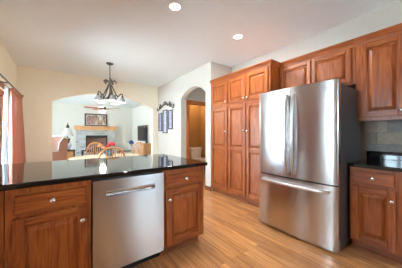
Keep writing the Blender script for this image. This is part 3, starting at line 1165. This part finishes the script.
# ------------------------------------------------------------------ dining set
tx, ty = 0.78, 4.35
t = thing('dining_table', 'pale oval dining table on a pedestal under the chandelier', 'table', (tx, ty, 0))
el = [(0.66 * math.cos(2 * PI * k / 48), 0.52 * math.sin(2 * PI * k / 48)) for k in range(48)]
MB().prism(el, lambda p, q: (p[0], p[1], q), 0.722, 0.75).build('tabletop', 'table_top', t, bevel=0.006)
MB().prism([(x * 0.86, y * 0.84) for x, y in el], lambda p, q: (p[0], p[1], q), 0.66, 0.722).build('apron', 'pine_x', t)
MB().lathe([(0.10, 0.66), (0.075, 0.6), (0.06, 0.5), (0.09, 0.38), (0.10, 0.3), (0.07, 0.2), (0.085, 0.12)], 18).build('pedestal', 'pine_z', t)
for k in range(4):
    a = PI / 4 + k * PI / 2
    MB().tube([(0.05 * math.cos(a), 0.05 * math.sin(a), 0.2), (0.2 * math.cos(a), 0.2 * math.sin(a), 0.15), (0.38 * math.cos(a), 0.38 * math.sin(a), 0.03)],
              [0.04, 0.035, 0.028], 8).build('foot', 'pine_x', t)


def windsor(loc, rz, label):
    """bow-back chair; local: back at -y, sitter faces +y"""
    t = thing('dining_chair', label, 'chair', loc, rz, 'bow back dining chairs')
    st = []
    for k in range(32):
        a = 2 * PI * k / 32
        c, s = math.cos(a), math.sin(a)
        st.append((0.22 * math.copysign(abs(c) ** 0.75, c), 0.215 * math.copysign(abs(s) ** 0.75, s) * (1.0)))
    MB().prism(st, lambda p, q: (p[0], p[1], q), 0.425, 0.46).build('seat', 'pine_x', t, bevel=0.012)
    bow = [(0.215 * math.copysign(abs(math.cos(PI * i / 22)) ** 0.8, math.cos(PI * i / 22)) * (1 + 0.12 * math.sin(PI * i / 22)), -0.165 - 0.11 * math.sin(PI * i / 22), 0.455 + 0.53 * math.sin(PI * i / 22) ** 0.7) for i in range(23)]
    MB().tube(bow, 0.016, 8).build('bow', 'pine_z', t, smooth=60)
    for x in (-0.13, -0.085, -0.042, 0, 0.042, 0.085, 0.13):
        q = max(0.0, 1 - (x / 0.225) ** 2) ** 0.5
        top = (x * 1.1, -0.165 - 0.11 * q, 0.455 + 0.53 * q ** 0.7 - 0.008)
        b = (x * 0.95, -0.17, 0.455)
        m1 = tuple(b[j] + (top[j] - b[j]) * 0.4 for j in range(3))
        MB().tube([b, m1, top], [0.008, 0.012, 0.007], 7).build('spindle', 'pine_z', t, smooth=60)
    for sx in (-1, 1):
        for sy in (-1, 1):
            MB().tube([(sx * 0.14, sy * 0.14, 0.43), (sx * 0.17, sy * 0.17, 0.24), (sx * 0.205, sy * 0.205, 0.0)], [0.016, 0.021, 0.012], 8).build('leg', 'pine_z', t, smooth=60)
    MB().tube([(-0.17, 0, 0.2), (0.17, 0, 0.2)], 0.010, 7).tube([(-0.168, -0.17, 0.22), (-0.17, 0, 0.2), (-0.168, 0.17, 0.22)], 0.009, 7).tube(
        [(0.168, -0.17, 0.22), (0.17, 0, 0.2), (0.168, 0.17, 0.22)], 0.009, 7).build('stretcher', 'pine_x', t, smooth=60)
    return t


c0 = windsor((0.69, 3.62, 0), -0.05, 'bow back oak chair with its back to the peninsula, nearest the camera')
dup(c0, (0.73, 5.14, 0), PI + 0.15, 'bow back oak chair on the far side of the dining table, fireplace behind')
dup(c0, (1.40, 4.86, 0), math.radians(112), 'bow back oak chair at the right end of the dining table')

# flowers on the table


def blossom(mb, c, r, m):
    for k in range(6):
        a = 2 * PI * k / 6
        mb.ball((c[0] + 0.6 * r * math.cos(a), c[1] + 0.6 * r * math.sin(a), c[2]), (0.62 * r, 0.62 * r, 0.5 * r), 8, m)
    mb.ball((c[0], c[1], c[2] + 0.3 * r), 0.55 * r, 8, m)
    return mb


t = thing('flower_vase', 'teal bowl of red and orange flowers on the dining table', 'flowers', (0.83, 4.42, 0.75))
MB().lathe([(0.05, 0), (0.085, 0.03), (0.10, 0.07), (0.085, 0.11), (0.075, 0.12), (0.06, 0.11)], 18).build('vase', 'teal', t)
for (x, y, z, r, m) in ((0.03, -0.03, 0.255, 0.055, 'red_petal'), (0.07, 0.03, 0.225, 0.045, 'red_petal'), (-0.02, 0.02, 0.20, 0.04, 'red_petal'),
                        (-0.16, 0.06, 0.215, 0.045, 'orange_petal'), (-0.10, 0.0, 0.17, 0.035, 'orange_petal')):
    f = blossom(MB(), (x, y, z), r, 0).build('flower', m, t)
    MB().tube([(x * 0.2, y * 0.2, 0.09), (x * 0.7, y * 0.7, 0.5 * (0.09 + z)), (x, y, z)], 0.004, 6).build('stem', 'leaf', f)
lf = MB()
for k in range(9):
    a = 2 * PI * k / 9 + 0.4
    L = 0.13
    lf.sheet(lambda u, v: ((0.03 + L * u) * math.cos(a) - 0.03 * math.sin(PI * u) * (v - 0.5) * 2 * math.sin(a),
                           (0.03 + L * u) * math.sin(a) + 0.03 * math.sin(PI * u) * (v - 0.5) * 2 * math.cos(a),
                           0.11 + 0.13 * u - 0.08 * u * u), 6, 2)
lf.build('leaves', 'leaf', t, solid=0.002)

# ------------------------------------------------------------------ family room
fp = thing('fireplace', 'grey stone fireplace with oak mantel on the far family room wall', 'fireplace', (1.42, FYB, 0))
mb = MB()
mb.box(-0.86, -0.47, -0.22, 0, 0, 1.50)
mb.box(0.47, 0.86, -0.22, 0, 0, 1.50)
mb.box(-0.47, 0.47, -0.22, 0, 1.14, 1.50)
mb.build('surround', 'stone', fp, smooth=0)
MB().box(-0.95, 0.99, -0.62, -0.22, 0, 0.30).build('hearth', 'stone', fp, bevel=0.01)
mb = MB()
mb.box(-0.95, 0.93, -0.33, 0, 1.54, 1.60)
mb.box(-0.91, 0.89, -0.29, 0, 1.40, 1.54)
mb.build('mantel', 'pine_x', fp, bevel=0.006)
MB().box(-0.47, 0.47, -0.03, 0, 0.3, 1.14).box(-0.47, -0.44, -0.2, -0.03, 0.3, 1.14).box(0.44, 0.47, -0.2, -0.03, 0.3, 1.14).build('firebox', 'firebrick', fp, smooth=0)
mb = MB()
mb.box(-0.47, -0.43, -0.235, -0.2, 0.3, 1.14)
mb.box(0.43, 0.47, -0.235, -0.2, 0.3, 1.14)
mb.box(-0.43, 0.43, -0.235, -0.2, 1.03, 1.14)
mb.build('door_frame', 'soot', fp)
mb = MB()
for k in range(5):
    mb.tube([(-0.26 + 0.02 * k, -0.17 + 0.03 * (k % 3), 0.40 + 0.055 * (k // 2)), (0.26 - 0.02 * k, -0.13 - 0.02 * (k % 2), 0.41 + 0.055 * (k // 2))], 0.035, 8)
mb.build('firewood', 'dark_wood', fp)
frame_thing('picture_frame', 'wide dark framed picture standing on the oak mantel', 'picture', (1.42, FYB - 0.02, 1.91), 0, 1.0, 0.61, 0.06, 0.015, 'art_mantel')

# ceiling fan
fan = thing('ceiling_fan', 'ceiling fan with cherry blades and a lit globe in the family room', 'fan', (1.33, 8.33, FH))
MB().lathe([(0.07, 0), (0.07, -0.02), (0.03, -0.06), (0.012, -0.07), (0.012, -0.34), (0.03, -0.35), (0.10, -0.37), (0.12, -0.41), (0.11, -0.46), (0.06, -0.49)], 20).build('motor', 'iron', fan)
MB().lathe([(0.05, -0.485), (0.09, -0.50), (0.10, -0.54), (0.07, -0.58), (0.02, -0.595)], 18).build('lamp_globe', 'fan_glass', fan)
for k in range(5):
    a = -0.55 + 2 * PI * k / 5
    mt = Matrix.Rotation(a, 4, 'Z')
    prof = [(0.2, -0.045), (0.3, -0.06), (0.58, -0.07), (0.63, -0.05), (0.645, 0.0), (0.63, 0.05), (0.58, 0.07), (0.3, 0.06), (0.2, 0.045)]
    b = MB().prism(prof, lambda p, q: mt @ Vector((p[0], p[1], q + p[1] * 0.2)), -0.428, -0.42).build('blade', 'fan_blade', fan)
    MB().prism([(0.09, -0.02), (0.26, -0.03), (0.26, 0.03), (0.09, 0.02)], lambda p, q: mt @ Vector((p[0], p[1], q)), -0.435, -0.429).build('blade_bracket', 'iron', b)
d = bpy.data.lights.new('fan_lamp', 'POINT')
d.energy = FAN_W
d.shadow_soft_size = 0.1
d.color = (0.95, 0.98, 1.0)
o = bpy.data.objects.new('fan_lamp', d)
o.location = (0, 0, -0.68)
o.parent = fan
COL.objects.link(o)

# wing armchair
ac = thing('wing_armchair', 'rose tan wing armchair with white piping just inside the wide arch', 'armchair', (-0.30, 8.02, 0), math.radians(-50))
MB().box(-0.33, 0.33, -0.34, 0.30, 0.18, 0.34).build('seat_base', 'upholstery', ac, bevel=0.02)
MB().box(-0.27, 0.27, -0.36, 0.20, 0.34, 0.47).build('seat_cushion', 'upholstery', ac, bevel=0.04)
MB().hexa([(-0.30, 0.16, 0.3), (0.30, 0.16, 0.3), (0.30, 0.30, 0.3), (-0.30, 0.30, 0.3)],
          [(-0.27, 0.27, 1.12), (0.27, 0.27, 1.12), (0.27, 0.38, 1.10), (-0.27, 0.38, 1.10)]).build('backrest', 'upholstery', ac, bevel=0.04)
for s in (-1, 1):
    wing = [(0.30, 0.30), (0.36, 1.06), (0.16, 1.09), (0.02, 0.92), (-0.02, 0.66), (-0.36, 0.63), (-0.36, 0.3)]
    o = MB().prism(wing, lambda p, q: (q * s, p[0], p[1]), 0.27, 0.37).build('wing_arm', 'upholstery', ac, bevel=0.025)
    MB().tube([(s * 0.375, y, z) for y, z in [(0.36, 1.06), (0.16, 1.095), (0.015, 0.925), (-0.025, 0.66), (-0.365, 0.635), (-0.37, 0.2)]], 0.018, 8).build('piping', 'piping', o)
MB().tube([(-0.28, 0.27, 1.125), (0, 0.28, 1.15), (0.28, 0.27, 1.125)], 0.018, 8).build('piping', 'piping', ac)
for sx in (-1, 1):
    for y in (-0.30, 0.26):
        MB().tube([(sx * 0.29, y, 0.19), (sx * 0.30, y, 0.0)], [0.03, 0.018], 8).build('leg', 'dark_wood', ac)

# end table and lamp
et = thing('end_table', 'honey oak end table under the table lamp', 'table', (0.21, 9.0, 0))
MB().box(-0.24, 0.24, -0.24, 0.24, 0.55, 0.585).build('tabletop', 'dark_wood', et, bevel=0.006)
MB().box(-0.20, 0.20, -0.20, 0.20, 0.10, 0.55).build('body', 'pine_z', et, bevel=0.004)
d = MB()
d.box(-0.17, 0.17, -0.215, -0.20, 0.13, 0.52)
d = d.build('door', 'pine_z', et, bevel=0.006)
MB().ball((0.13, -0.225, 0.34), 0.014).build('knob', 'iron', d)
for sx in (-1, 1):
    for sy in (-1, 1):
        MB().box(sx * 0.2 - 0.02, sx * 0.2 + 0.02, sy * 0.2 - 0.02, sy * 0.2 + 0.02, 0, 0.55).build('leg', 'dark_wood', et)
tl = thing('table_lamp', 'ornate table lamp with cream bell shade beside the wing armchair', 'lamp', (0.21, 9.0, 0.585))
MB().lathe([(0.07, 0), (0.07, 0.02), (0.05, 0.03)], 18).build('base', 'iron', tl)
MB().lathe([(0.045, 0.025), (0.10, 0.08), (0.13, 0.16), (0.11, 0.24), (0.06, 0.28), (0.05, 0.29)], 20).build('urn', 'ceramic', tl)
MB().lathe([(0.05, 0.285), (0.07, 0.31), (0.05, 0.35), (0.075, 0.40), (0.085, 0.44), (0.04, 0.48), (0.015, 0.50), (0.01, 0.62)], 18).build('neck', 'iron', tl)
MB().lathe([(0.205, 0.54), (0.17, 0.60), (0.145, 0.68), (0.115, 0.78), (0.085, 0.85), (0.08, 0.86)], 28, close=False).build('lamp_shade', 'lamp_shade', tl, solid=0.004)
MB().lathe([(0.075, 0.855), (0.05, 0.87), (0.07, 0.90), (0.035, 0.93), (0.045, 0.96), (0.012, 0.99), (0.018, 1.02), (0.002, 1.06)], 14).build('finial', 'iron', tl)

# coffee table with a bowl
t = thing('side_table', 'small dark wood table in front of the fireplace hearth', 'table', (0.95, 9.3, 0))
MB().box(-0.28, 0.28, -0.22, 0.22, 0.51, 0.54).build('tabletop', 'dark_wood', t, bevel=0.005)
for sx in (-1, 1):
    for sy in (-1, 1):
        MB().tube([(sx * 0.23, sy * 0.17, 0.51), (sx * 0.24, sy * 0.18, 0.0)], [0.026, 0.016], 8).build('leg', 'dark_wood', t)
MB().box(-0.22, 0.22, -0.16, 0.16, 0.18, 0.20).build('shelf', 'dark_wood', t)
bw = MB().lathe([(0.04, 0), (0.05, 0.01), (0.10, 0.05), (0.13, 0.10), (0.12, 0.10), (0.09, 0.06), (0.02, 0.02)], 18).build('bowl', 'upholstery', loc=(0.97, 9.3, 0.54))
tag(bw, 'rose coloured bowl on the small dark table by the hearth', 'bowl')

# dark console with blue flowers, right of the arch
t = thing('console_table', 'dark narrow console table holding the blue flowers', 'table', (2.02, 7.3, 0))
MB().box(-0.38, 0.22, -0.15, 0.15, 0.57, 0.60).build('tabletop', 'dark_wood', t, bevel=0.004)
for sx in (-0.34, 0.18):
    for sy in (-0.12, 0.12):
        MB().box(sx - 0.018, sx + 0.018, sy - 0.018, sy + 0.018, 0, 0.57).build('leg', 'dark_wood', t)
t = thing('flower_vase', 'tall pale vase of blue flowers on the dark console table', 'flowers', (2.12, 7.3, 0.60))
MB().lathe([(0.04, 0), (0.055, 0.05), (0.045, 0.13), (0.03, 0.18), (0.036, 0.2)], 16).build('vase', 'ceramic', t)
for (x, y, z, r, m) in ((0.0, 0, 0.33, 0.06, 'blue_petal'), (0.06, 0.02, 0.27, 0.05, 'blue_petal'), (-0.03, -0.02, 0.26, 0.045, 'blue_petal')):
    f = blossom(MB(), (x, y, z), r, 0).build('flower', m, t)
    MB().tube([(x * 0.2, y * 0.2, 0.15), (x, y, z)], 0.004, 6).build('stem', 'leaf', f)
lf = MB()
for a, L in ((2.6, 0.22), (3.6, 0.16), (0.5, 0.12)):
    lf.sheet(lambda u, v: (L * u * math.cos(a) - 0.025 * math.sin(PI * u) * (v - 0.5) * 2 * math.sin(a),
                           L * u * math.sin(a) + 0.025 * math.sin(PI * u) * (v - 0.5) * 2 * math.cos(a), 0.19 + 0.24 * u - 0.06 * u * u), 6, 2)
lf.build('leaves', 'leaf', t, solid=0.002)

# small cabinet and the television on the right-hand wall
t = thing('side_cabinet', 'small honey oak cabinet by the right side of the wide arch under the television', 'cabinet', (2.95, 7.6, 0))
MB().box(-0.22, 0.22, 0, 0.42, 0.06, 0.79).build('body', 'pine_z', t, bevel=0.004)
MB().box(-0.24, 0.24, -0.02, 0.44, 0.79, 0.82).build('top', 'pine_x', t, bevel=0.005)
MB().box(-0.19, 0.21, 0.03, 0.40, 0, 0.06).build('plinth', 'pine_x', t)
d = MB().box(-0.19, 0.19, -0.016, 0, 0.1, 0.76).build('door', 'pine_z', t, bevel=0.004)
MB().ball((-0.16, -0.026, 0.5), 0.013).build('knob', 'iron', d)
v = MB().lathe([(0.03, 0), (0.045, 0.04), (0.045, 0.10), (0.02, 0.15), (0.024, 0.19)], 16).build('bottle_vase', 'soot', loc=(2.86, 7.7, 0.82))
tag(v, 'small black vase standing on the honey oak cabinet by the arch', 'vase')
t = thing('television', 'black flat screen television mounted on the right family room wall', 'television', (FXR - 0.001, 9.04, 1.245), R90)
MB().box(-0.62, 0.62, -0.075, -0.035, -0.37, 0.37).build('case', 'black', t, bevel=0.006)
MB().box(-0.60, 0.60, -0.079, -0.074, -0.345, 0.35).build('screen', 'screen', t, smooth=0)
MB().box(-0.2, 0.2, -0.035, 0, -0.15, 0.15).build('wall_bracket', 'soot', t)

# little white wall unit on the arch jamb
t = thing('wall_thermostat', 'small white box on the right jamb of the wide arch', 'thermostat', (A1 - 0.001, 5.92, 1.66), 0)
MB().box(-0.022, 0, -0.04, 0.04, -0.10, 0.10).build('case', 'white', t, bevel=0.004)
MB().box(-0.024, -0.021, -0.025, 0.025, 0.02, 0.07).build('display', 'mat_board', t, smooth=0)

# ------------------------------------------------------------------ powder room: toilet
tq = thing('toilet', 'white toilet seen through the arched doorway', 'toilet', (3.60, PYB - 0.005, 0))
MB().hexa([(-0.20, -0.19, 0.40), (0.20, -0.19, 0.40), (0.20, 0, 0.40), (-0.20, 0, 0.40)],
          [(-0.225, -0.21, 0.73), (0.225, -0.21, 0.73), (0.225, 0, 0.73), (-0.225, 0, 0.73)]).build('tank', 'porcelain', tq, bevel=0.02)
MB().box(-0.235, 0.235, -0.22, 0.0, 0.732, 0.765).build('tank_lid', 'porcelain', tq, bevel=0.01)
MB().tube([(-0.16, -0.212, 0.67), (-0.16, -0.232, 0.67), (-0.10, -0.236, 0.66)], 0.008, 8).build('flush_handle', 'chrome', tq)


def oval(rx, ry, yc, z, n=28):
    return [(rx * math.cos(2 * PI * k / n), yc + ry * math.sin(2 * PI * k / n), z) for k in range(n)]


rings = [oval(0.12, 0.22, -0.38, 0.0), oval(0.11, 0.20, -0.36, 0.10), oval(0.12, 0.21, -0.38, 0.22), oval(0.17, 0.25, -0.43, 0.33), oval(0.185, 0.265, -0.45, 0.39)]
mb = MB()
mb._add([p for r in rings for p in r], [(i * 28 + k, i * 28 + (k + 1) % 28, (i + 1) * 28 + (k + 1) % 28, (i + 1) * 28 + k) for i in range(4) for k in range(28)]
        + [list(range(28))[::-1], [4 * 28 + k for k in range(28)]])
mb.box(-0.12, 0.12, -0.25, -0.02, 0.2, 0.40)
mb.build('bowl', 'porcelain', tq, smooth=50)
MB().prism([(p[0], p[1]) for p in oval(0.19, 0.27, -0.455, 0)], lambda p, q: (p[0], p[1], q), 0.392, 0.412).build('seat', 'porcelain', tq, bevel=0.006)
MB().prism([(p[0], p[1]) for p in oval(0.187, 0.262, -0.452, 0)], lambda p, q: (p[0], p[1], q), 0.414, 0.435).build('lid', 'porcelain', tq, bevel=0.008)

t = thing('added_ceiling_light', 'unseen round flush ceiling light added to brighten the powder room', 'light', (3.3, 4.95, H))  # unseen fixture, added as a light source for this room
MB().lathe([(0.15, 0), (0.15, -0.02), (0.14, -0.025)], 24).build('base', 'white', t)
MB().lathe([(0.138, -0.022), (0.12, -0.06), (0.07, -0.085), (0.002, -0.095)], 24).build('globe', 'fan_glass', t)
d = bpy.data.lights.new('powder_fill_lamp', 'POINT')
d.energy = POWDER_W
d.shadow_soft_size = 0.12
d.color = (1, 0.95, 0.85)
o = bpy.data.objects.new('powder_fill_lamp', d)
o.location = (0, 0, -0.22)
o.parent = t
COL.objects.link(o)
